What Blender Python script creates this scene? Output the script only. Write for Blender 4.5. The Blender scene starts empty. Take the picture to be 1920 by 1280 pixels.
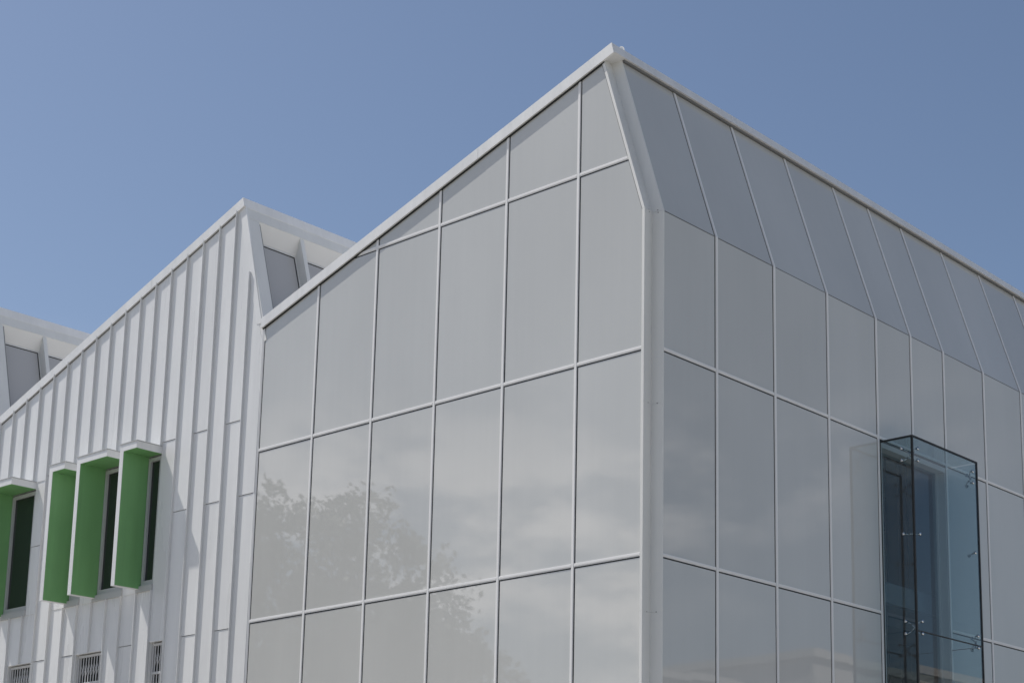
import bpy, bmesh, math, random
from mathutils import Vector, Matrix
random.seed(7)
sc = bpy.context.scene
COL = sc.collection
Z0 = 6.6                                   # height of the second transom above the ground

# ------------------------------------------------------------------ camera
YAW, PITCH, ROLL = -0.6637, 0.2021, -0.0010
CAM = (14.589, -17.442, -4.981 + Z0)
F_PX, PX, PY = 3167.6, 1323.9, 1076.8      # focal length and principal point, pixels of a 1920 x 1280 frame
fw = Vector((math.cos(PITCH)*math.sin(YAW), math.cos(PITCH)*math.cos(YAW), math.sin(PITCH)))
rt0 = Vector((math.cos(YAW), -math.sin(YAW), 0)); up0 = rt0.cross(fw)
rt = rt0*math.cos(ROLL) + up0*math.sin(ROLL); upv = up0*math.cos(ROLL) - rt0*math.sin(ROLL)
cd = bpy.data.cameras.new('camera'); cam = bpy.data.objects.new('camera', cd); COL.objects.link(cam)
M = Matrix((rt, upv, -fw)).transposed().to_4x4(); M.translation = Vector(CAM)
cam.matrix_world = M
cd.sensor_fit = 'HORIZONTAL'; cd.sensor_width = 36.0; cd.lens = 36.0*F_PX/1920.0
cd.shift_x = (960-PX)/1920.0; cd.shift_y = (PY-640)/1920.0
cd.clip_start = 0.1; cd.clip_end = 6000
sc.camera = cam

# ------------------------------------------------------------------ sky and sun
SUN_FROM = Vector((-0.510, -0.189, 0.839)).normalized()
SUN_EL = math.asin(SUN_FROM.z); SUN_AZ = math.atan2(SUN_FROM.x, SUN_FROM.y)
world = bpy.data.worlds.new('World'); sc.world = world; world.use_nodes = True
nt = world.node_tree; N = nt.nodes; L = nt.links
bg = N['Background']; bg.inputs[1].default_value = 0.089
sky = N.new('ShaderNodeTexSky'); sky.sky_type = 'NISHITA'; sky.sun_disc = False
sky.sun_elevation = SUN_EL; sky.sun_rotation = SUN_AZ
sky.air_density = 1.0; sky.dust_density = 1.0; sky.ozone_density = 1.0
tc = N.new('ShaderNodeTexCoord'); sep = N.new('ShaderNodeSeparateXYZ'); L.new(tc.outputs['Generated'], sep.inputs[0])
mp = N.new('ShaderNodeMapping'); mp.inputs['Scale'].default_value = (3.2, 3.2, 7.5); mp.inputs['Location'].default_value = (0.9, 14.1, 19.7)
L.new(tc.outputs['Generated'], mp.inputs[0])
nz = N.new('ShaderNodeTexNoise'); nz.inputs['Scale'].default_value = 3.4; nz.inputs['Detail'].default_value = 9; nz.inputs['Roughness'].default_value = 0.58
L.new(mp.outputs[0], nz.inputs['Vector'])
cr = N.new('ShaderNodeMapRange'); cr.interpolation_type = 'SMOOTHSTEP'
cr.inputs['From Min'].default_value = 0.41; cr.inputs['From Max'].default_value = 0.62
L.new(nz.outputs['Fac'], cr.inputs['Value'])
el = N.new('ShaderNodeMapRange'); el.interpolation_type = 'SMOOTHSTEP'      # cloud bank all round, low above the horizon
el.inputs['From Min'].default_value = 0.33; el.inputs['From Max'].default_value = 0.22
L.new(sep.outputs['Z'], el.inputs['Value'])
mu = N.new('ShaderNodeMath'); mu.operation = 'MULTIPLY'; L.new(cr.outputs[0], mu.inputs[0]); L.new(el.outputs[0], mu.inputs[1])
mu2 = N.new('ShaderNodeMath'); mu2.operation = 'MULTIPLY'; L.new(mu.outputs[0], mu2.inputs[0]); mu2.inputs[1].default_value = 0.9
nz2 = N.new('ShaderNodeTexNoise'); nz2.inputs['Scale'].default_value = 0.55; nz2.inputs['Detail'].default_value = 2; L.new(mp.outputs[0], nz2.inputs['Vector'])
cv = N.new('ShaderNodeMapRange'); cv.interpolation_type = 'SMOOTHSTEP'; cv.inputs['From Min'].default_value = 0.40; cv.inputs['From Max'].default_value = 0.58
L.new(nz2.outputs['Fac'], cv.inputs['Value'])
mu3 = N.new('ShaderNodeMath'); mu3.operation = 'MULTIPLY'; L.new(mu2.outputs[0], mu3.inputs[0]); L.new(cv.outputs[0], mu3.inputs[1])
lit = N.new('ShaderNodeMix'); lit.data_type = 'RGBA'; lit.inputs['Factor'].default_value = 0.62; lit.inputs['B'].default_value = (27.0, 25.8, 24.4, 1); L.new(sky.outputs[0], lit.inputs['A'])
mx = N.new('ShaderNodeMix'); mx.data_type = 'RGBA'
L.new(mu3.outputs[0], mx.inputs['Factor']); L.new(sky.outputs[0], mx.inputs['A']); L.new(lit.outputs['Result'], mx.inputs['B'])
wb = N.new('ShaderNodeMix'); wb.data_type = 'RGBA'; wb.blend_type = 'MULTIPLY'; wb.inputs['Factor'].default_value = 1.0; wb.inputs['B'].default_value = (0.995, 0.985, 1.0, 1)   # white balance of the sky
L.new(mx.outputs['Result'], wb.inputs['A']); L.new(wb.outputs['Result'], bg.inputs[0])

sd = bpy.data.lights.new('sun', 'SUN'); sd.energy = 4.4; sd.angle = math.radians(0.53); sd.color = (1.0, 0.96, 0.90)
sun = bpy.data.objects.new('sun', sd); COL.objects.link(sun)
sun.rotation_euler = (-SUN_FROM).to_track_quat('-Z', 'Y').to_euler(); sun.location = (0, 0, 60)

sc.view_settings.view_transform = 'Standard'; sc.view_settings.look = 'None'
sc.view_settings.exposure = 0.11; sc.view_settings.gamma = 1.0; sc.view_settings.use_curve_mapping = False
sc.render.engine = 'CYCLES'
sc.cycles.use_denoising = True; sc.cycles.max_bounces = 10; sc.cycles.transparent_max_bounces = 16
sc.cycles.sample_clamp_indirect = 8

# ------------------------------------------------------------------ materials
def mat(name, base, rough=0.5, spec=0.5, metal=0.0, coat=0.0, vary=0.0, noise=None, bump=None, streak=0.0):
    """noise=(scale, amount, stretch)  bump=(scale, strength, distance, stretch)"""
    m = bpy.data.materials.new(name); m.use_nodes = True
    t = m.node_tree; b = t.nodes['Principled BSDF']
    b.inputs['Roughness'].default_value = rough; b.inputs['Metallic'].default_value = metal
    b.inputs['Specular IOR Level'].default_value = spec; b.inputs['Coat Weight'].default_value = coat
    c = t.nodes.new('ShaderNodeRGB'); c.outputs[0].default_value = (*base, 1); out = c.outputs[0]
    geo = t.nodes.new('ShaderNodeNewGeometry')
    def scaled(v, f):
        hs = t.nodes.new('ShaderNodeHueSaturation'); t.links.new(v, hs.inputs['Color']); t.links.new(f, hs.inputs['Value']); return hs.outputs[0]
    if noise:
        q = t.nodes.new('ShaderNodeMapping'); q.inputs['Scale'].default_value = noise[2]; t.links.new(geo.outputs['Position'], q.inputs[0])
        n = t.nodes.new('ShaderNodeTexNoise'); n.inputs['Scale'].default_value = noise[0]; n.inputs['Detail'].default_value = 6; t.links.new(q.outputs[0], n.inputs['Vector'])
        r = t.nodes.new('ShaderNodeMapRange'); r.inputs['From Min'].default_value = 0.3; r.inputs['From Max'].default_value = 0.7
        r.inputs['To Min'].default_value = 1-noise[1]; r.inputs['To Max'].default_value = 1+noise[1]; t.links.new(n.outputs['Fac'], r.inputs['Value'])
        out = scaled(out, r.outputs[0])
        rr = t.nodes.new('ShaderNodeMapRange'); rr.inputs['To Min'].default_value = max(rough*0.8, 0.0); rr.inputs['To Max'].default_value = min(rough*1.25, 1)
        t.links.new(n.outputs['Fac'], rr.inputs['Value']); t.links.new(rr.outputs[0], b.inputs['Roughness'])
    if streak:                                               # faint rain runs
        q = t.nodes.new('ShaderNodeMapping'); q.inputs['Scale'].default_value = (9, 9, 0.22); t.links.new(geo.outputs['Position'], q.inputs[0])
        n = t.nodes.new('ShaderNodeTexNoise'); n.inputs['Scale'].default_value = 1.0; n.inputs['Detail'].default_value = 5; n.inputs['Roughness'].default_value = 0.65; t.links.new(q.outputs[0], n.inputs['Vector'])
        r = t.nodes.new('ShaderNodeMapRange'); r.inputs['From Min'].default_value = 0.35; r.inputs['From Max'].default_value = 0.72
        r.inputs['To Min'].default_value = 1+streak*0.5; r.inputs['To Max'].default_value = 1-streak; t.links.new(n.outputs['Fac'], r.inputs['Value'])
        out = scaled(out, r.outputs[0])
    if vary:
        oi = t.nodes.new('ShaderNodeObjectInfo')
        r = t.nodes.new('ShaderNodeMapRange'); r.inputs['To Min'].default_value = 1-vary; r.inputs['To Max'].default_value = 1+vary
        t.links.new(oi.outputs['Random'], r.inputs['Value']); out = scaled(out, r.outputs[0])
    t.links.new(out, b.inputs['Base Color'])
    if bump:
        q = t.nodes.new('ShaderNodeMapping'); q.inputs['Scale'].default_value = bump[3]; t.links.new(geo.outputs['Position'], q.inputs[0])
        n = t.nodes.new('ShaderNodeTexNoise'); n.inputs['Scale'].default_value = bump[0]; n.inputs['Detail'].default_value = 2; t.links.new(q.outputs[0], n.inputs['Vector'])
        bp = t.nodes.new('ShaderNodeBump'); bp.inputs['Strength'].default_value = bump[1]; bp.inputs['Distance'].default_value = bump[2]
        t.links.new(n.outputs['Fac'], bp.inputs['Height']); t.links.new(bp.outputs[0], b.inputs['Normal'])
    return m

def glass(name, tint, ior=1.5, rough=0.0):
    m = bpy.data.materials.new(name); m.use_nodes = True; t = m.node_tree; t.nodes.clear()
    o = t.nodes.new('ShaderNodeOutputMaterial'); mixs = t.nodes.new('ShaderNodeMixShader')
    ge = t.nodes.new('ShaderNodeNewGeometry'); dt = t.nodes.new('ShaderNodeVectorMath'); dt.operation = 'DOT_PRODUCT'
    t.links.new(ge.outputs['Incoming'], dt.inputs[0]); t.links.new(ge.outputs['Normal'], dt.inputs[1])
    ab = t.nodes.new('ShaderNodeMath'); ab.operation = 'ABSOLUTE'; t.links.new(dt.outputs['Value'], ab.inputs[0])
    om = t.nodes.new('ShaderNodeMath'); om.operation = 'SUBTRACT'; om.inputs[0].default_value = 1.0; t.links.new(ab.outputs[0], om.inputs[1])
    pw = t.nodes.new('ShaderNodeMath'); pw.operation = 'POWER'; pw.inputs[1].default_value = 5.0; t.links.new(om.outputs[0], pw.inputs[0])
    f0 = 2*((ior-1)/(ior+1))**2                              # both faces of the pane
    fr = t.nodes.new('ShaderNodeMath'); fr.operation = 'MULTIPLY_ADD'; fr.inputs[1].default_value = 1-f0; fr.inputs[2].default_value = f0; t.links.new(pw.outputs[0], fr.inputs[0])
    tr = t.nodes.new('ShaderNodeBsdfTransparent'); tr.inputs[0].default_value = (*tint, 1)
    gl = t.nodes.new('ShaderNodeBsdfGlossy'); gl.inputs['Roughness'].default_value = rough
    t.links.new(fr.outputs[0], mixs.inputs[0]); t.links.new(tr.outputs[0], mixs.inputs[1]); t.links.new(gl.outputs[0], mixs.inputs[2]); t.links.new(mixs.outputs[0], o.inputs[0])
    return m

S1 = (1, 1, 1)
MT = dict(
    panel=mat('white_backed_glass', (0.523, 0.526, 0.510), rough=0.018, spec=0.82, streak=0.012, vary=0.03, noise=(0.45, 0.045, (1, 1, 0.5)), bump=(0.45, 0.05, 0.05, S1)),
    alu=mat('painted_aluminium', (0.76, 0.755, 0.75), rough=0.38, noise=(2.0, 0.03, (1, 1, 0.15))),
    white=mat('white_painted_steel', (0.715, 0.718, 0.715), rough=0.28, streak=0.03, vary=0.03, noise=(2.2, 0.045, (1, 1, 0.16)), bump=(1.9, 0.36, 0.03, (1.0, 1.0, 0.45))),
    trim=mat('white_trim', (0.74, 0.742, 0.74), rough=0.36, streak=0.04, noise=(2.6, 0.05, (1, 1, 0.25))),
    soffit=mat('cream_soffit', (0.66, 0.65, 0.62), rough=0.6, noise=(1.5, 0.03, S1)),
    fascia=mat('grey_fascia', (0.69, 0.69, 0.67), rough=0.4, streak=0.03, noise=(2.2, 0.04, (1, 1, 0.2))),
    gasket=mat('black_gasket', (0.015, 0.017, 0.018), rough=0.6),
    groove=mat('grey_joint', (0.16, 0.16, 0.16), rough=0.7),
    core=mat('wall_core', (0.25, 0.25, 0.25), rough=0.9),
    green=mat('green_paint', (0.17, 0.385, 0.15), rough=0.5, streak=0.06, noise=(3, 0.05, (1, 1, 0.5))),
    frame=mat('grey_window_frame', (0.45, 0.46, 0.46), rough=0.4),
    dark=mat('dark_window_glass', (0.022, 0.028, 0.026), rough=0.03, spec=0.5),
    clere=mat('clerestory_glass', (0.45, 0.445, 0.44), rough=0.06, spec=0.5),
    bars=mat('galvanised_grille', (0.55, 0.55, 0.55), rough=0.45),
    roof=mat('roof_sheet', (0.70, 0.69, 0.68), rough=0.5, noise=(1, 0.08, S1)),
    steel=mat('polished_steel', (0.62, 0.63, 0.64), rough=0.18, metal=1.0),
    boxglass=glass('blue_tinted_glass', (0.66, 0.765, 0.80), ior=1.58),
    inner=mat('inside_wall', (0.78, 0.82, 0.78), rough=0.8, noise=(1, 0.05, S1)),
    slab=mat('inside_slab', (0.20, 0.205, 0.21), rough=0.7),
    coldark=mat('dark_column', (0.03, 0.033, 0.033), rough=0.6),
    brown=mat('brown_board', (0.14, 0.095, 0.07), rough=0.6),
    asphalt=mat('asphalt', (0.10, 0.10, 0.10), rough=0.9, noise=(0.6, 0.2, S1), bump=(60, 0.4, 0.01, S1)),
    paving=mat('concrete_paving', (0.47, 0.445, 0.40), rough=0.85, noise=(0.9, 0.12, S1), bump=(40, 0.3, 0.01, S1)),
    grass=mat('pale_gravel', (0.36, 0.34, 0.30), rough=0.95, noise=(0.3, 0.25, S1)),
    bark=mat('bark', (0.12, 0.09, 0.065), rough=0.9, noise=(5, 0.25, (1, 1, 0.3))),
    leaf=mat('leaves', (0.14, 0.165, 0.10), rough=0.6, noise=(0.7, 0.35, S1)),
    render=mat('cream_render', (0.52, 0.50, 0.475), rough=0.85, noise=(0.5, 0.06, S1)),
    plastic=mat('white_plastic', (0.8, 0.8, 0.8), rough=0.35),
)

# ------------------------------------------------------------------ helpers
def obj(name, bm, m, parent=None, smooth=False):
    me = bpy.data.meshes.new(name)
    bmesh.ops.recalc_face_normals(bm, faces=bm.faces)
    bm.to_mesh(me); bm.free(); me.materials.append(MT[m] if isinstance(m, str) else m)
    if smooth:
        for f in me.polygons: f.use_smooth = True
    o = bpy.data.objects.new(name, me); COL.objects.link(o)
    if parent: o.parent = parent
    return o
def empty(name, loc=(0, 0, 0)):
    o = bpy.data.objects.new(name, None); COL.objects.link(o); o.location = loc; return o
def tag(o, label=None, cat=None, group=None, kind=None):
    if label: o['label'] = label
    if cat: o['category'] = cat
    if group: o['group'] = group
    if kind: o['kind'] = kind
    return o
def box(bm, x0, x1, y0, y1, z0, z1):
    vs = [bm.verts.new(p) for p in ((x0,y0,z0),(x1,y0,z0),(x1,y1,z0),(x0,y1,z0),(x0,y0,z1),(x1,y0,z1),(x1,y1,z1),(x0,y1,z1))]
    for f in ((0,1,2,3),(4,5,6,7),(0,1,5,4),(1,2,6,5),(2,3,7,6),(3,0,4,7)): bm.faces.new([vs[i] for i in f])
def zbox(bm, x0, x1, y0, y1, z0, z1): box(bm, x0, x1, y0, y1, z0+Z0, z1+Z0)
def prism(bm, a, b):
    """solid between two matching rings of points"""
    va = [bm.verts.new(p) for p in a]; vb = [bm.verts.new(p) for p in b]; n = len(a)
    bm.faces.new(va); bm.faces.new(vb[::-1])
    for i in range(n): bm.faces.new((va[i], va[(i+1) % n], vb[(i+1) % n], vb[i]))
def cyl(bm, p, q, r, seg=12, r2=None):
    p, q = Vector(p), Vector(q); d = (q-p).normalized(); a = d.orthogonal().normalized(); b = d.cross(a); r2 = r if r2 is None else r2
    ring = lambda c, R: [c + (a*math.cos(t)+b*math.sin(t))*R for t in [2*math.pi*i/seg for i in range(seg)]]
    prism(bm, ring(p, r), ring(q, r2))
class Facet:                                # a facade plane: u along it, v up it, d outwards
    def __init__(s, o, u, v, n): s.o, s.u, s.v, s.n = Vector(o), Vector(u), Vector(v), Vector(n)
    def at(s, u, v, d): return s.o + s.u*u + s.v*v + s.n*d
    def solid(s, bm, poly, d0, d1, jit=0.0):
        js = [random.uniform(-jit, jit) for _ in poly] if jit else [0]*len(poly)
        prism(bm, [s.at(u, v, d0) for u, v in poly], [s.at(u, v, d1+j) for (u, v), j in zip(poly, js)])
def clip(poly, a, b, c):                    # keep a*u + b*v <= c
    out = []
    for i in range(len(poly)):
        p, q = poly[i], poly[(i+1) % len(poly)]
        fp, fq = a*p[0]+b*p[1]-c, a*q[0]+b*q[1]-c
        if fp <= 1e-9: out.append(p)
        if (fp < -1e-9 and fq > 1e-9) or (fp > 1e-9 and fq < -1e-9):
            t = fp/(fp-fq); out.append((p[0]+(q[0]-p[0])*t, p[1]+(q[1]-p[1])*t))
    return out
def area(poly): return 0.5*sum(poly[i][0]*poly[(i+1) % len(poly)][1]-poly[(i+1) % len(poly)][0]*poly[i][1] for i in range(len(poly)))
def rect(u0, u1, v0, v1): return [(u0, v0), (u1, v0), (u1, v1), (u0, v1)]

KR = 0.318                                   # lean of the raked faces (metres inwards per metre of height)
ZK = 5.10                                    # height of the kink
FA = Facet((0, 0, Z0), (1, 0, 0), (0, 0, 1), (0, -1, 0))
FB = Facet((0, 0, Z0), (0, 1, 0), (0, 0, 1), (1, 0, 0))
sl = math.hypot(1, KR)
FS = Facet((0, 0, Z0+ZK), (0, 1, 0), (-KR/sl, 0, 1/sl), (1/sl, 0, KR/sl))
Y_END = 21.57; X_END = -26.30; GROUND = -Z0
# roof teeth: lower edge of the verge cap z = c + m*(x - xr)
TEETH = [dict(m=0.307, c=7.700, xr=-0.87, xl=-8.93, xa=-0.81),
         dict(m=0.339, c=7.645, xr=-9.82, xl=-17.53, xa=-9.675),
         dict(m=0.339, c=7.645, xr=-18.52, xl=X_END, xa=-18.375)]
CAPH = 0.185
def capz(t, x): return t['c'] + t['m']*(x-t['xr'])

# ------------------------------------------------------------------ ground
bm = bmesh.new(); box(bm, -1500, 1500, -1500, 1500, -0.5, 0.0)
tag(obj('ground', bm, 'grass'), kind='structure')
bm = bmesh.new(); box(bm, -60, 40, -13.5, -5.2, -0.2, 0.012)
tag(obj('road', bm, 'asphalt'), kind='structure')
bm = bmesh.new(); box(bm, -45, 6.0, -5.2, 30, -0.2, 0.13); box(bm, 6.0, 22, -5.2, 30, -0.2, 0.125)
box(bm, -60, 40, -20.0, -13.5, -0.2, 0.12)
tag(obj('pavement', bm, 'paving'), kind='structure')

# ------------------------------------------------------------------ the building
B = empty('sawtooth_building', (-13, 10, 0.13))
B.location = (0, 0, 0)
tag(B, 'white and grey building with sawtooth roof, glazed corner block and green window hoods', 'building')

# --- front curtain wall (facing the street)
t1 = TEETH[0]
VX = [-8.89, -7.46, -5.983, -4.491, -2.986, -1.482, -0.222]
HZ = [GROUND+0.25, -3.0, 0.0, 3.0, 5.978]
def rake_front(poly, off=0.0):               # keep left of the corner rake
    # x <= -0.222-off - KR*(z-ZK)
    return clip(poly, 1, KR, -0.222-off+KR*ZK)
bm = bmesh.new()
p = clip(rake_front(rect(-8.93, -0.20, GROUND+0.1, 9)), -t1['m'], 1, t1['c']-t1['m']*t1['xr']+0.10)
p = clip(p, 1, 0, -0.225)
FA.solid(bm, p, -0.26, -0.0145)
CWA = obj('curtain_wall', bm, 'gasket', B)
tag(CWA, 'sunlit glazed wall of grey panels under the sloping roof edge')
zs = HZ + [9.0]
for i in range(6):
    for j in range(5):
        cell = rect(VX[i]+(0.051 if i else 0.026), VX[i+1]-(0.0275 if i < 5 else 0.008), zs[j]+0.0285, zs[j+1]-0.049)
        cell = clip(cell, -t1['m'], 1, t1['c']-t1['m']*t1['xr']+0.06)
        cell = rake_front(cell, 0.010)
        if len(cell) > 2 and area(cell) > 0.02:
            bm = bmesh.new(); FA.solid(bm, cell, -0.0142, -0.0116, 0.0018); obj('glass_panel', bm, 'panel', CWA)
def bar(F, poly_base, poly_cap, parent, name, d=0.0):
    bm = bmesh.new(); F.solid(bm, poly_base, -0.0143, -0.0060+d)
    if poly_cap: F.solid(bm, poly_cap, -0.0070+d, 0.0+d)
    return obj(name, bm, 'alu', parent)
for i in range(1, 6):
    x = VX[i]; zt = capz(t1, x)+0.05
    bar(FA, rect(x-0.027, x+0.027, GROUND+0.13, zt), rect(x-0.018, x+0.018, GROUND+0.13, zt), CWA, 'mullion')
bar(FA, rect(-8.925, -8.885, GROUND+0.13, 5.36), rect(-8.925, -8.905, GROUND+0.13, 5.36), CWA, 'mullion')
for j in range(0, 5):
    for i in range(6):
        x0, x1 = VX[i]+(0.0275 if i else 0.006), VX[i+1]-(0.0275 if i < 5 else 0.0)
        z = zs[j]
        def seg(h0, h1):
            q = clip(rect(x0, x1, z+h0, z+h1), -t1['m'], 1, t1['c']-t1['m']*t1['xr']+0.05)
            q = rake_front(q, 0.002)
            return q if len(q) > 2 and area(q) > 1e-4 else None
        a, b_ = seg(-0.028, 0.028), seg(-0.010, 0.019)
        if a: bar(FA, a, b_, CWA, 'transom')

# --- side curtain wall: upright below, leaning back above the kink
RY = [0.250, 1.490, 2.970, 4.455, 5.936, 7.071, 8.203, 9.684, 11.170, 12.640, 14.125, 15.61, 17.10, 18.59, 20.08, Y_END]
SLOPE = 2.70*sl
OPEN = (6.02, 8.155)
bm = bmesh.new()
zbox(bm, -0.26, -0.0145, 0.245, OPEN[0], GROUND+0.1, ZK-0.012)
zbox(bm, -0.26, -0.0145, OPEN[1], Y_END, GROUND+0.1, ZK-0.012)
zbox(bm, -0.26, -0.0145, OPEN[0], OPEN[1], 2.93, ZK-0.012)
FS.solid(bm, rect(0.245, Y_END, 0.0, SLOPE+0.08), -0.26, -0.0145)
CWB = obj('curtain_wall', bm, 'gasket', B)
tag(CWB, 'shaded glazed wall of grey panels leaning back above a fold')
for i in range(len(RY)-1):
    u0, u1 = RY[i]+(0.0295 if i else 0.004), RY[i+1]-0.050
    rows = [(HZ[0], -3.0), (-3.0, 0.0), (0.0, 3.0), (3.0, ZK)]
    for (v0, v1) in rows:
        if i in (4, 5) and v1 <= 3.0: continue
        bm = bmesh.new(); FB.solid(bm, rect(u0, u1, v0+0.0255, v1-(0.047 if v1 < ZK else 0.010)), -0.0142, -0.0116, 0.0018); obj('glass_panel', bm, 'panel', CWB)
    bm = bmesh.new(); FS.solid(bm, rect(u0, u1, 0.010, SLOPE+0.03), -0.0142, -0.0116, 0.0018); obj('glass_panel', bm, 'panel', CWB)
    if i:
        y = RY[i]; lo = 3.03 if i == 5 else GROUND+0.13
        bar(FB, rect(y-0.029, y+0.029, lo, ZK-0.001), rect(y-0.021, y+0.021, lo, ZK+0.001), CWB, 'mullion')
        bar(FS, rect(y-0.029, y+0.029, 0.001, SLOPE+0.03), rect(y-0.021, y+0.021, 0.002, SLOPE+0.03), CWB, 'mullion')
    for z in (HZ[0], -3.0, 0.0, 3.0):
        if i in (4, 5) and z < 2.9: continue
        w0, w1 = RY[i]+(0.0295 if i else 0.0), RY[i+1]-0.0295
        bar(FB, rect(w0, w1, z-0.025, z+0.025), rect(w0, w1, z-0.009, z+0.017), CWB, 'transom')
bm = bmesh.new()                                            # grey joint along the fold
prism(bm, [FB.at(0.25, ZK-0.010, -0.0144), FB.at(0.25, ZK-0.010, -0.010), FS.at(0.25, 0.010, -0.010), FS.at(0.25, 0.010, -0.0144)],
          [FB.at(Y_END, ZK-0.010, -0.0144), FB.at(Y_END, ZK-0.010, -0.010), FS.at(Y_END, 0.010, -0.010), FS.at(Y_END, 0.010, -0.0144)])
obj('fold_joint', bm, 'groove', CWB)
bm = bmesh.new(); zbox(bm, -0.27, -0.010, 8.135, 8.1545, GROUND+0.13, 2.84); zbox(bm, -0.27, -0.012, 6.021, 8.1545, 2.841, 2.929)
zbox(bm, -0.27, -0.012, 6.021, 6.05, GROUND+0.13, 2.84); zbox(bm, -0.21, -0.15, 8.075, 8.1345, GROUND+0.13, 2.84)
obj('opening_frame', bm, 'frame', CWB)

# --- re-entrant corner flashing
def cx(z): return -KR*max(0.0, z-ZK)                        # x shift of the raked part
CT = obj('corner_flashing', (lambda bm: ([prism(bm,
        [(-0.215+cx(z0), 0.012, z0+Z0), (-0.215+cx(z0), -0.004, z0+Z0), (-0.166+cx(z0), -0.004, z0+Z0), (-0.190+cx(z0), 0.196, z0+Z0), (-0.010+cx(z0), 0.236, z0+Z0), (-0.004+cx(z0), 0.250, z0+Z0), (-0.205+cx(z0), 0.210, z0+Z0), (-0.182+cx(z0), 0.012, z0+Z0)],
        [(-0.215+cx(z1), 0.012, z1+Z0), (-0.215+cx(z1), -0.004, z1+Z0), (-0.166+cx(z1), -0.004, z1+Z0), (-0.190+cx(z1), 0.196, z1+Z0), (-0.010+cx(z1), 0.236, z1+Z0), (-0.004+cx(z1), 0.250, z1+Z0), (-0.205+cx(z1), 0.210, z1+Z0), (-0.182+cx(z1), 0.012, z1+Z0)])
        for z0, z1 in ((GROUND+0.13, -0.8008), (-0.7992, 2.1992), (2.2008, ZK-0.0015), (ZK+0.0015, 7.76))], bm)[1])(bmesh.new()), 'fascia', B)
tag(CT, 'folded grey metal flashing in the notched corner')
bm = bmesh.new()
for zz in (ZK+0.02, ZK-0.02, 2.2, -0.8):
    for (xx, yy) in ((-0.186, 0.12), (-0.10, 0.222)): cyl(bm, (xx+cx(zz)+0.002, yy-0.004, zz+Z0), (xx+cx(zz)+0.006, yy-0.010, zz+Z0), 0.008, 8)
obj('rivets', bm, 'groove', CT)

# --- roofs, verge caps and ridge caps
for k, t in enumerate(TEETH):
    m, c, xr, xl, xa = t['m'], t['c'], t['xr'], t['xl'], t['xa']
    f = lambda x, dz: (x, capz(t, x)+dz)
    xi = xa-0.22
    ring = [f(xl, 0.03), f(xi, 0.03), f(xi, 0.12), f(xl, 0.12)]
    bm = bmesh.new(); prism(bm, [(x, 0.03, z+Z0) for x, z in ring], [(x, Y_END, z+Z0) for x, z in ring])
    R = obj('roof', bm, 'roof', B)
    # verge cap: cut parallel to the rake at its upper end
    e = xa
    poly = [f(xl-0.02, 0.0), (e+0.045, capz(t, e+0.045)), (e, capz(t, e)+CAPH), f(xl-0.02, CAPH)]
    cuts = [xl-0.03] + [xl+(xa-xl)*q for q in (0.30, 0.655)] + [xa+0.2]
    for i in range(3):
        q = clip(clip(poly, -1, 0, -cuts[i]-0.0015), 1, 0, cuts[i+1]-0.0015)
        bm = bmesh.new(); FA.solid(bm, q, -0.001, 0.040+0.0015*(i % 2)); obj('verge_cap', bm, 'trim', R)
    bm = bmesh.new(); FA.solid(bm, [f(xl, -0.022), f(xa-0.17, -0.022), f(xa-0.17, -0.0005), f(xl, -0.0005)], -0.010, 0.012); obj('cap_shadow_strip', bm, 'groove' if k else 'gasket', R)  # dark strip standing in for the shadow line beneath the cap
    poly2 = [f(xl, 0.125), (xi-0.02, capz(t, xi-0.02)+0.125), (xi-0.02, capz(t, xi-0.02)+CAPH-0.003), f(xl, CAPH-0.003)]
    bm = bmesh.new(); FA.solid(bm, poly2, -0.34, -0.003); obj('verge_cap_return', bm, 'trim', R)
    bm = bmesh.new(); zt = capz(t, e)+CAPH; zb = zt-(0.155 if k == 0 else 0.187)
    ring = [(e, zt), (e+0.046, zb), (e-0.34, zb-0.03), (e-0.34, zt-0.10)]
    y1 = Y_END+0.05
    bm.free(); ys = [0.0, 2.9, 5.9, 8.9, 11.9, 14.9, 17.9, y1]
    for i in range(7):
        bm = bmesh.new(); dx = 0.0015*(i % 2)
        prism(bm, [(x+dx, ys[i], z+Z0) for x, z in ring], [(x+dx, ys[i+1]-0.004, z+Z0) for x, z in ring]); obj('ridge_cap', bm, 'trim', R)
# dark line under the ridge cap of the corner block
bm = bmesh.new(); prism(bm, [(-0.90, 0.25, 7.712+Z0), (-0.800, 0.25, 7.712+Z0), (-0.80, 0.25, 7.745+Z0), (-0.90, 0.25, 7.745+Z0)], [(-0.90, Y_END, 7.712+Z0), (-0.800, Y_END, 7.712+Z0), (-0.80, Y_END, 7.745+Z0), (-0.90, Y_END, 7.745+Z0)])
obj('head_flashing', bm, 'groove', CWB)

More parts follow.
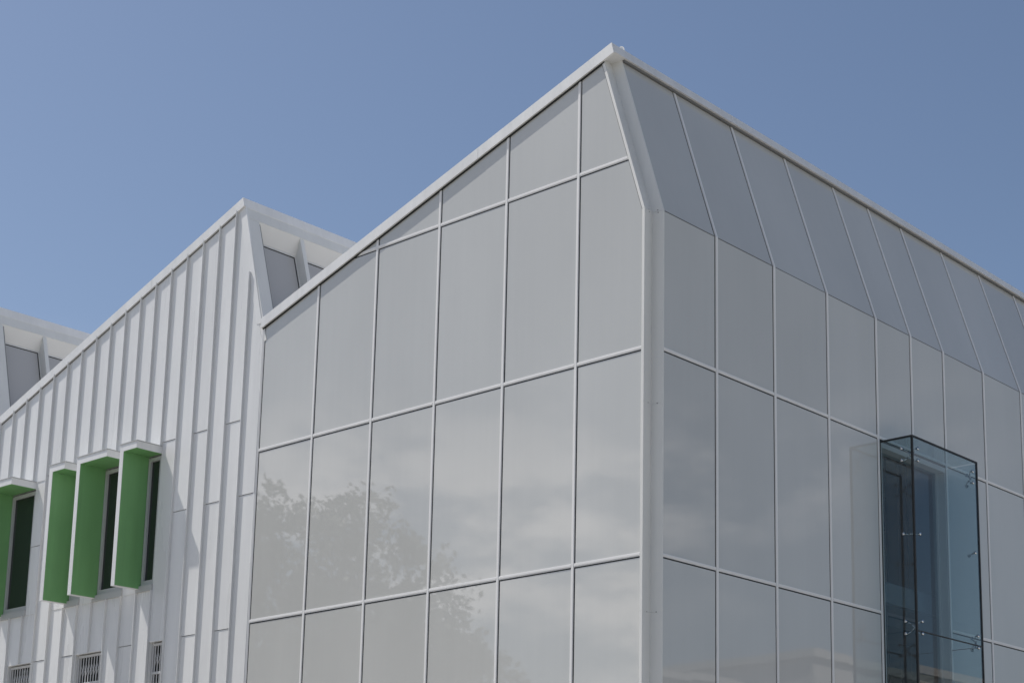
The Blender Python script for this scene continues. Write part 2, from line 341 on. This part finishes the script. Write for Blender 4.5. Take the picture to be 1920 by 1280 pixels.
# --- clerestories of the second and third teeth
def clerestory(dx, zlow):
    x_top, z_top, kk = -9.641+dx, 7.696, 0.3012
    s2 = math.hypot(1, kk)
    F = Facet((x_top, 0, z_top+Z0), (0, 1, 0), (-kk/s2, 0, 1/s2), (1/s2, 0, kk/s2))      # v = 0 at the cap, negative downwards
    V = lambda z: (z-z_top)*s2
    bm = bmesh.new()
    F.solid(bm, rect(0.004, 0.262, V(5.0), V(7.48)), -0.30, 0.0)                  # end board
    F.solid(bm, rect(0.004, Y_END, V(7.482), V(7.735)), -0.12, 0.004)              # fascia board
    C = obj('clerestory', bm, 'fascia', B)
    bm = bmesh.new()
    prism(bm, [F.at(0.263, V(7.481), -0.004), F.at(0.263, V(7.20), -0.195), F.at(0.263, V(7.20), -0.26), F.at(0.263, V(7.481), -0.20)],
              [F.at(Y_END, V(7.481), -0.004), F.at(Y_END, V(7.20), -0.195), F.at(Y_END, V(7.20), -0.26), F.at(Y_END, V(7.481), -0.20)])
    obj('soffit', bm, 'soffit', C)
    y = 0.262; n = 0
    while y < Y_END-1.2:
        y1 = y+0.935
        bm = bmesh.new(); F.solid(bm, rect(y+0.001, y1+0.02, V(4.9), V(7.20)), -0.235, -0.215); obj('pane', bm, 'clere', C)
        bm = bmesh.new(); F.solid(bm, rect(y+0.001, y1-0.001, V(7.172), V(7.198)), -0.214, -0.200)
        F.solid(bm, rect(y1-0.022, y1-0.001, V(4.9), V(7.170)), -0.214, -0.206)
        obj('glazing_bar', bm, 'fascia', C)
        bm = bmesh.new(); F.solid(bm, rect(y+0.001, y1-0.023, V(7.150), V(7.171)), -0.2145, -0.212); F.solid(bm, rect(y1-0.044, y1-0.0225, V(4.9), V(7.149)), -0.2145, -0.212); obj('gasket', bm, 'gasket', C)
        bm = bmesh.new(); F.solid(bm, rect(y1, y1+0.085, V(4.9), V(7.478)), -0.24, -0.006); obj('mullion', bm, 'fascia', C)
        y = y1+0.085
    bm = bmesh.new()                                                              # raked front trim, in the plane of the cladding
    tr = [(-8.965+dx-0.01, zlow), (x_top+0.016, 7.705), (x_top-0.150, 7.652), (-8.965+dx-0.150, zlow)]
    FA.solid(bm, tr, -0.02, 0.006); obj('raked_trim', bm, 'trim', C)
    return C
tag(clerestory(0.0, 5.34), 'raked clerestory of the tooth beside the glazed block')
tag(clerestory(-8.70, 5.10), 'raked clerestory at the left edge')

# --- standing seam cladding
SX = lambda k: -9.37-0.476*k
WIN = [(-16.94, -15.96), (-14.61, -14.09), (-13.67, -12.69), (-12.27, -11.75)]     # windows: x range at the wall
WZ = (0.885, 3.57)
GRI = [(-16.47, -15.585), (-14.095, -13.205), (-11.725, -11.30)]
GZ = (-2.05, -0.07)
HOLES = [(a, b, *WZ) for a, b in WIN] + [(a, b, *GZ) for a, b in GRI]
bm = bmesh.new()
for k in (1, 2):                                                                    # wall behind the sheets
    t = TEETH[k]; xr_ = -8.935 if k == 1 else -17.60
    p = clip(rect(t['xl'], xr_, GROUND+0.1, 9), -t['m'], 1, t['c']-t['m']*t['xr']+0.08)
    p = clip(p, 1, 0.3012, (-8.99 if k == 1 else -17.69)+0.3012*5.455)
    FA.solid(bm, p, -0.30, -0.16)
CL = obj('cladding', bm, 'core', B)
tag(CL, 'white standing seam metal cladding of the lower wings')
def cut(rs, hole):
    out = []
    for (a, b, c, d) in rs:
        h0, h1, g0, g1 = hole
        if h0 >= b or h1 <= a or g0 >= d or g1 <= c: out.append((a, b, c, d)); continue
        if h0 > a: out.append((a, h0, max(c, g0), min(d, g1)))
        if h1 < b: out.append((h1, b, max(c, g0), min(d, g1)))
        if g0 > c: out.append((a, b, c, g0))
        if g1 < d: out.append((a, b, g1, d))
    return out
def limit(poly, x):
    t = TEETH[1] if x > -17.53 else TEETH[2]
    poly = clip(poly, -t['m'], 1, t['c']-t['m']*t['xr']+0.05)
    r0 = -8.99 if x > -17.53 else -17.69
    return clip(poly, 1, 0.3012, r0+0.3012*5.455-0.10)
pan_edges = [-8.93] + [SX(k) for k in range(0, 36)]
for k in range(len(pan_edges)-1):
    a, b = pan_edges[k+1], pan_edges[k]
    laps = [3.65, -0.06, -3.76] if k % 2 else [2.26, -1.44, -5.14]
    zz = [9.0] + laps + [GROUND+0.15]
    for j in range(len(zz)-1):
        rs = [(a+0.001, b-0.001, zz[j+1], zz[j]-0.010)]
        for h in HOLES: rs = cut(rs, h)
        for (u0, u1, v0, v1) in rs:
            if u1-u0 < 0.03 or v1-v0 < 0.03: continue
            q = rect(u0, u1, v0, v1)
            pieces = [q]
            if k == 0:                                      # the rake runs down the first sheet
                q = limit(q, -10); pieces = [q]
            elif a < -17.53 < b: pieces = [clip(limit(q, -17.0), -1, 0, 17.53), clip(limit(q, -18.0), 1, 0, -17.66)]
            else: pieces = [limit(q, 0.5*(a+b))]
            for q in pieces:
                if len(q) < 3 or area(q) < 0.004: continue
                bm = bmesh.new()
                n = len(q); lo = min(v for u, v in q)
                ds = [0.009 if abs(v-lo) < 1e-6 and j < len(zz)-2 else 0.0 for u, v in q]
                prism(bm, [FA.at(u, v, -0.012) for u, v in q], [FA.at(u, v, d) for (u, v), d in zip(q, ds)])
                obj('panel', bm, 'white', CL)
for k in range(0, 36):
    x = SX(k)
    t = TEETH[1] if x > -17.53 else TEETH[2]
    zt = capz(t, x)+0.04
    r0 = (-8.99 if x > -17.53 else -17.69)-0.10
    zt = min(zt, 5.455+(r0-x)/0.3012)
    segs = [(GROUND+0.15, zt)]
    for (h0, h1, g0, g1) in HOLES:
        if h0-0.02 < x < h1+0.004:
            ns = []
            for (c, d) in segs:
                if g0 > c: ns.append((c, min(d, g0)))
                if g1 < d: ns.append((max(c, g1), d))
            segs = [s for s in ns if s[1]-s[0] > 0.02]
    for (c, d) in segs:
        bm = bmesh.new(); FA.solid(bm, rect(x-0.004, x+0.004, c, d), -0.013, 0.047); FA.solid(bm, rect(x-0.0055, x+0.0055, c, d), 0.036, 0.048)
        obj('seam', bm, 'white', CL)
bm = bmesh.new(); zbox(bm, -8.965, -8.927, -0.003, 0.02, GROUND+0.13, 5.34); obj('edge_trim', bm, 'trim', CL)

# --- hooded windows
HOODLAB = ['wide green lined window hood at the left edge', 'narrow green lined window hood, left of the group of three', 'wide green lined window hood, middle of the group of three', 'narrow green lined window hood, right of the group of three']
for (a, b), lab in zip(WIN, HOODLAB):
    D = 0.525; T = 0.115; zb, zt = 0.945, 3.57
    bm = bmesh.new()                                        # window frame
    fx0, fx1, fz0, fz1 = a+T+0.012, b-0.012, 1.0, 3.405
    y0, y1 = 0.004, 0.075
    zbox(bm, fx0, fx0+0.062, y0, y1, fz0, fz1); zbox(bm, fx1-0.03, fx1, y0, y1, fz0, fz1)
    zbox(bm, fx0+0.062, fx1-0.03, y0, y1, fz0, fz0+0.09); zbox(bm, fx0+0.062, fx1-0.03, y0, y1, fz1-0.07, fz1)
    W = obj('window', bm, 'frame', B); tag(W, lab)
    bm = bmesh.new(); zbox(bm, fx0+0.05, fx1-0.02, 0.045, 0.06, fz0+0.07, fz1-0.05); obj('pane', bm, 'dark', W)
    bm = bmesh.new(); zbox(bm, a-0.005, b+0.005, 0.076, 0.16, 0.86, 3.6); obj('backing', bm, 'gasket', W)
    bm = bmesh.new(); zbox(bm, a, a+T-0.004, -D, 0.07, zb, zt-0.13); obj('fin', bm, 'trim', W)
    bm = bmesh.new(); zbox(bm, a+T-0.004, a+T, -D+0.006, 0.07, zb+0.008, zt-0.136); obj('green_lining', bm, 'green', W)
    bm = bmesh.new(); zbox(bm, a, b, -D, 0.07, zt-0.13, zt); obj('hood', bm, 'trim', W)
    bm = bmesh.new(); zbox(bm, a-0.010, b+0.010, -D-0.012, 0.0, zt+0.001, zt+0.016); obj('drip_cap', bm, 'frame', W)
    bm = bmesh.new(); zbox(bm, a+T+0.001, b-0.006, -D+0.006, 0.003, zt-0.135, zt-0.1305); obj('green_soffit', bm, 'green', W)
    bm = bmesh.new(); zbox(bm, a+0.02, b-0.003, -0.030, 0.06, 0.885, 0.998); zbox(bm, a+T+0.002, b-0.006, -0.012, 0.07, 0.9985, 1.0); obj('sill', bm, 'frame', W)

# --- small windows behind folding grilles
for (a, b), lab in zip(GRI, ['grilled window below the left hood', 'grilled window below the middle hoods', 'narrow grilled window below the right hood']):
    g0, g1 = GZ
    bm = bmesh.new(); zbox(bm, a, b, 0.14, 0.159, g0, g1); G = obj('grille_window', bm, 'dark', B); tag(G, lab)
    bm = bmesh.new(); zbox(bm, a-0.004, a+0.004, 0.0, 0.139, g0, g1); zbox(bm, b-0.004, b+0.004, 0.0, 0.139, g0, g1)
    zbox(bm, a+0.0045, b-0.0045, -0.012, 0.139, g1-0.004, g1+0.02); zbox(bm, a+0.0045, b-0.0045, -0.02, 0.139, g0, g0+0.03); obj('reveal', bm, 'white', G)
    bm = bmesh.new(); zbox(bm, a+0.02, a+0.05, 0.05, 0.09, g0+0.03, g1-0.006); zbox(bm, b-0.05, b-0.02, 0.05, 0.09, g0+0.03, g1-0.006)
    for z in (g1-0.045, g1-0.56, g1-1.06, g1-1.58, g0+0.04): zbox(bm, a+0.0505, b-0.0505, 0.052, 0.088, z-0.022, z+0.022)
    obj('grille_frame', bm, 'bars', G)
    n = max(4, round((b-a-0.1)/0.09)); w = (b-a-0.1)/n
    for i in range(n):
        x = a+0.05+(i+0.5)*w
        bm = bmesh.new(); zbox(bm, x-0.011, x+0.011, 0.060, 0.070, g0+0.062, g1-0.067); obj('bar', bm, 'bars', G)
    bm = bmesh.new()
    for (za, zb_) in ((g1-0.538, g1-0.067), (g1-1.038, g1-0.582), (g1-1.558, g1-1.082)):
        for i in range(n-1):
            x = a+0.05+(i+0.5)*w; zm = 0.5*(za+zb_)
            for s in (-1, 1):
                p0 = Vector((x if s < 0 else x+w, 0.076, zm-0.10+Z0)); p1 = Vector((x+w if s < 0 else x, 0.076, zm+0.10+Z0))
                cyl(bm, p0, p1, 0.006, 6)
    obj('lattice', bm, 'bars', G)

# --- clear glass box on the shaded wall
GX, GY0, GY1, GT = 0.605, 6.005, 8.195, 2.935
JZ = [GT, -0.355, -3.62, GROUND+0.14]
bm = bmesh.new()                                            # black silicone joints
e = 0.026
zbox(bm, GX-e, GX+0.008, GY0-0.008, GY0+e, JZ[-1], GT-0.02); zbox(bm, GX-e, GX+0.008, GY1-e, GY1+0.008, JZ[-1], GT-0.02)
zbox(bm, 0.0, GX+0.008, GY0-0.008, GY0+e, GT-0.0195, GT+0.008); zbox(bm, GX-e, GX+0.008, GY0+e+0.0005, GY1+0.008, GT-0.0195, GT+0.008)
for z in JZ[1:3]:
    zbox(bm, GX-0.008, GX+0.006, GY0+0.0145, GY1-0.0145, z-0.010, z+0.010)
    zbox(bm, 0.0, GX-0.0145, GY1-0.006, GY1+0.004, z-0.006, z+0.006)
GB = obj('glass_box', bm, 'gasket', B)
tag(GB, 'frameless glass box bay with bolted panes on the shaded wall')
for i in range(3):
    z1, z0 = JZ[i]-(0.021 if i == 0 else 0.0105), JZ[i+1]+0.0105
    for (x0, x1, y0, y1) in ((GX-0.006, GX+0.004, GY0+0.0145, GY1-0.0145), (0.0, GX-0.0145, GY0-0.004, GY0+0.006), (0.0, GX-0.0145, GY1-0.004, GY1+0.006)):
        bm = bmesh.new(); c = Vector(((x0+x1)/2, (y0+y1)/2, 0))
        if x1-x0 < 0.02: vs = [(c.x, y0, z0+Z0), (c.x, y1, z0+Z0), (c.x, y1, z1+Z0), (c.x, y0, z1+Z0)]
        else: vs = [(x0, c.y, z0+Z0), (x1, c.y, z0+Z0), (x1, c.y, z1+Z0), (x0, c.y, z1+Z0)]
        bm.faces.new([bm.verts.new(v) for v in vs])
        obj('pane', bm, 'boxglass', GB)
bm = bmesh.new(); bm.faces.new([bm.verts.new(v) for v in ((0.0, GY0+0.0145, GT-0.005+Z0), (GX-0.0145, GY0+0.0145, GT-0.005+Z0), (GX-0.0145, GY1-0.0145, GT-0.005+Z0), (0.0, GY1-0.0145, GT-0.005+Z0))])
obj('pane', bm, 'boxglass', GB)
bm = bmesh.new(); bm.faces.new([bm.verts.new(v) for v in ((-0.18, 6.051, GROUND+0.14+Z0), (-0.18, 8.074, GROUND+0.14+Z0), (-0.18, 8.074, 2.84+Z0), (-0.18, 6.051, 2.84+Z0))]); obj('inner_pane', bm, 'boxglass', CWB)
def spider(ys, side, zc, zs_):
    """bolted fitting in a corner: discs on front and side pane, arms to a hub"""
    bm = bmesh.new()
    hub = Vector((GX-0.085, ys+side*0.085, zc+Z0))
    for z in zs_:
        pf = Vector((GX, ys+side*0.165, z+Z0)); ps = Vector((0.395, ys, z+Z0))
        cyl(bm, pf+Vector((0.004, 0, 0)), pf+Vector((0.018, 0, 0)), 0.031, 14, 0.024)
        cyl(bm, pf-Vector((0.045, 0, 0)), pf-Vector((0.002, 0, 0)), 0.013, 10)
        so = Vector((0, -side, 0))
        cyl(bm, ps+so*0.004, ps+so*0.018, 0.031, 14, 0.024); cyl(bm, ps-so*0.045, ps-so*0.002, 0.013, 10)
        for q in (pf-Vector((0.045, 0, 0)), ps-so*0.045):
            mid = (q+hub)/2+Vector((-0.012, side*0.012, (z-zc)*0.10))
            cyl(bm, q, mid, 0.011, 8); cyl(bm, mid, hub, 0.011, 8, 0.014)
    if len(zs_) > 1: cyl(bm, hub-Vector((0, 0, 0.03)), hub+Vector((0, 0, 0.03)), 0.016, 10)
    return obj('spider_fitting', bm, 'steel', GB, True)
for ys, side in ((GY0+0.001, 1), (GY1-0.001, -1)):
    spider(ys, side, 2.635, (2.74, 2.535)); spider(ys, side, 1.28, (1.28,))
    spider(ys, side, -0.285, (-0.185, -0.39)); spider(ys, side, -1.98, (-1.98,)); spider(ys, side, -3.62, (-3.52, -3.72))

# --- what shows inside behind the glass box
bm = bmesh.new()
zbox(bm, -3.2, -3.0, 4.0, 14.0, 0.72, 4.6); zbox(bm, -3.0, -0.27, 13.9, 14.0, 0.72, 4.6); zbox(bm, -3.0, -0.27, 4.0, 4.1, 0.72, 4.6)
zbox(bm, -3.2, -0.27, 4.0, 14.0, 4.6, 4.8)
zbox(bm, -5.2, -5.0, 4.0, 14.0, GROUND+0.15, 0.0); zbox(bm, -5.0, -0.27, 13.9, 14.0, GROUND+0.15, 0.0); zbox(bm, -5.0, -0.27, 4.0, 4.1, GROUND+0.15, 0.0)
IW = obj('inner_wall', bm, 'inner', B)
bm = bmesh.new(); zbox(bm, -5.0, -0.50, 4.11, 13.89, 0.36, 0.715); obj('floor_slab', bm, 'slab', B)
bm = bmesh.new(); zbox(bm, -5.0, -0.62, 4.11, 13.89, 0.005, 0.355); obj('ceiling_bulkhead', bm, 'coldark', B)
bm = bmesh.new(); zbox(bm, -1.75, -1.5, 8.95, 9.30, 0.72, 4.59); zbox(bm, -1.75, -1.5, 8.95, 9.30, GROUND+0.15, 0.0); obj('inner_column', bm, 'coldark', B)
bm = bmesh.new(); zbox(bm, -2.995, -2.95, 10.80, 11.36, 2.70, 3.40); obj('wall_board', bm, 'brown', B)
bm = bmesh.new(); zbox(bm, -5.0, -0.27, 4.0, 14.0, GROUND+0.10, GROUND+0.145); obj('inner_floor', bm, 'slab', B)

# --- unseen back and end walls, plinth
bm = bmesh.new()
box(bm, X_END, -0.262, Y_END, Y_END+0.25, 0.13, 5.0+Z0); box(bm, X_END-0.25, X_END, 0.02, Y_END+0.25, 0.13, 4.9+Z0)
for t in TEETH:
    x0, x1 = t['xl']+0.01, t['xa']-0.23
    prism(bm, [(x0, Y_END+0.001, 5.0+Z0), (x1, Y_END+0.001, 5.0+Z0), (x1, Y_END+0.001, capz(t, x1)+0.02+Z0), (x0, Y_END+0.001, capz(t, x0)+0.02+Z0)],
              [(x0, Y_END+0.24, 5.0+Z0), (x1, Y_END+0.24, 5.0+Z0), (x1, Y_END+0.24, capz(t, x1)+0.02+Z0), (x0, Y_END+0.24, capz(t, x0)+0.02+Z0)])
obj('rear_wall', bm, 'render', B)

# ------------------------------------------------------------------ small camera on the ridge
bm = bmesh.new(); p = Vector((-0.985, 0.42, 8.015+Z0))
cyl(bm, p+Vector((0.05, -0.085, -0.02)), p+Vector((-0.05, 0.085, 0.02)), 0.040, 16); cyl(bm, p+Vector((0.054, -0.092, -0.0215)), p+Vector((0.048, -0.082, -0.0195)), 0.045, 16)
RC = obj('roof_camera', bm, 'plastic')
tag(RC, 'tiny white camera on a bracket on the ridge above the corner', 'camera')
bm = bmesh.new(); cyl(bm, p+Vector((0.002, 0.01, -0.03)), p+Vector((-0.02, 0.05, -0.16)), 0.014, 8); cyl(bm, p+Vector((-0.02, 0.05, -0.16)), p+Vector((-0.02, 0.05, -0.215)), 0.035, 10)
obj('bracket', bm, 'coldark', RC)
bm = bmesh.new(); cyl(bm, p+Vector((0.055, -0.0935, -0.022)), p+Vector((0.0555, -0.0945, -0.0222)), 0.022, 12); obj('lens', bm, 'steel', RC)

# ------------------------------------------------------------------ trees across the street (seen mirrored in the sunlit panels)
def tree(loc, h, r, seed, label):
    rnd = random.Random(seed)
    T = empty('broadleaf_tree', loc); tag(T, label, 'tree', 'trees mirrored in the glazed wall')
    bm = bmesh.new(); top = Vector((0.3, 0.2, h*0.55))
    cyl(bm, (0, 0, -0.05), (0.1, 0.05, h*0.25), 0.045*h*0.5, 10, 0.030*h*0.5); cyl(bm, (0.1, 0.05, h*0.25), top, 0.030*h*0.5, 10, 0.10)
    tips = []
    for i in range(14):
        a = i*2.4+rnd.random(); z = h*(0.25+0.35*rnd.random()); q = Vector((math.cos(a)*r*0.6, math.sin(a)*r*0.6, z+h*0.2))
        cyl(bm, (0.1, 0.05, z*0.8), q, 0.11, 6, 0.03); tips.append(q)
    obj('trunk', bm, 'bark', T)
    cz = h*0.60; rz = h*0.40
    clumps = []
    for i in range(460):
        d = Vector((rnd.gauss(0, 1), rnd.gauss(0, 1), rnd.gauss(0, 1))).normalized()*(rnd.random()**0.40)
        wob = 1.0+0.10*math.sin(3*math.atan2(d.y, d.x)+seed)+0.06*math.sin(7*math.atan2(d.y, d.x))
        clumps.append((Vector((d.x*r*0.90*wob, d.y*r*0.90*wob, cz+d.z*rz*0.90)), r*(0.08+0.06*rnd.random())))
    vs, fs = [], []
    for c, cr_ in clumps:
        for _ in range(62):
            d = Vector((rnd.gauss(0, 1), rnd.gauss(0, 1), rnd.gauss(0, 1))).normalized()*cr_*(0.35+0.75*rnd.random())
            o = c+d; n = Vector((rnd.gauss(0, 1), rnd.gauss(0, 1), rnd.gauss(0.6, 1))).normalized(); a = n.orthogonal().normalized(); b = n.cross(a); s = 0.10+0.12*rnd.random()
            k = len(vs); vs += [o+a*s, o+b*s*0.6, o-a*s, o-b*s*0.6]; fs.append((k, k+1, k+2, k+3))
    me = bpy.data.meshes.new('crown'); me.from_pydata(vs, [], fs); me.materials.append(MT['leaf'])
    cr2 = bpy.data.objects.new('crown', me); COL.objects.link(cr2); cr2.parent = T; cr2['kind'] = 'stuff'
tree((-39.0, -25.0, 0), 19.8, 7.4, 3, 'tall round tree mirrored in the glazed wall left of centre')
tree((-37.2, -29.5, 0), 14.2, 5.2, 4, 'lower tree mirrored to the right of the tall one')
tree((-48.5, -24.0, 0), 16.4, 6.2, 5, 'tree mirrored at the left end of the glazed wall')

# ------------------------------------------------------------------ building across the side street (seen mirrored in the shaded panels)
NB = empty('neighbour_building', (29.2, 37, 0)); tag(NB, 'pale flat roofed building mirrored low in the shaded wall', 'building')
def nb(name, m, x0, x1, y0, y1, z0, z1):
    bm = bmesh.new(); box(bm, x0-29.2, x1-29.2, y0-37, y1-37, z0, z1); return obj(name, bm, m, NB)
w1 = nb('wall', 'render', 29.2, 41, 46.6, 62, 0, 13.55); w2 = nb('wall', 'render', 29.4, 41, 30, 46.5, 0, 11.5)
nb('parapet', 'render', 29.0, 41.2, 46.4, 62.2, 13.56, 13.95); nb('parapet', 'render', 29.2, 41.2, 29.8, 46.39, 11.51, 11.8)
for yy in (32.5, 36, 39.5, 43):
    for zz in (2.0, 5.2, 8.4): nb('window', 'dark', 29.36, 29.42, yy, yy+1.6, zz, zz+1.5)
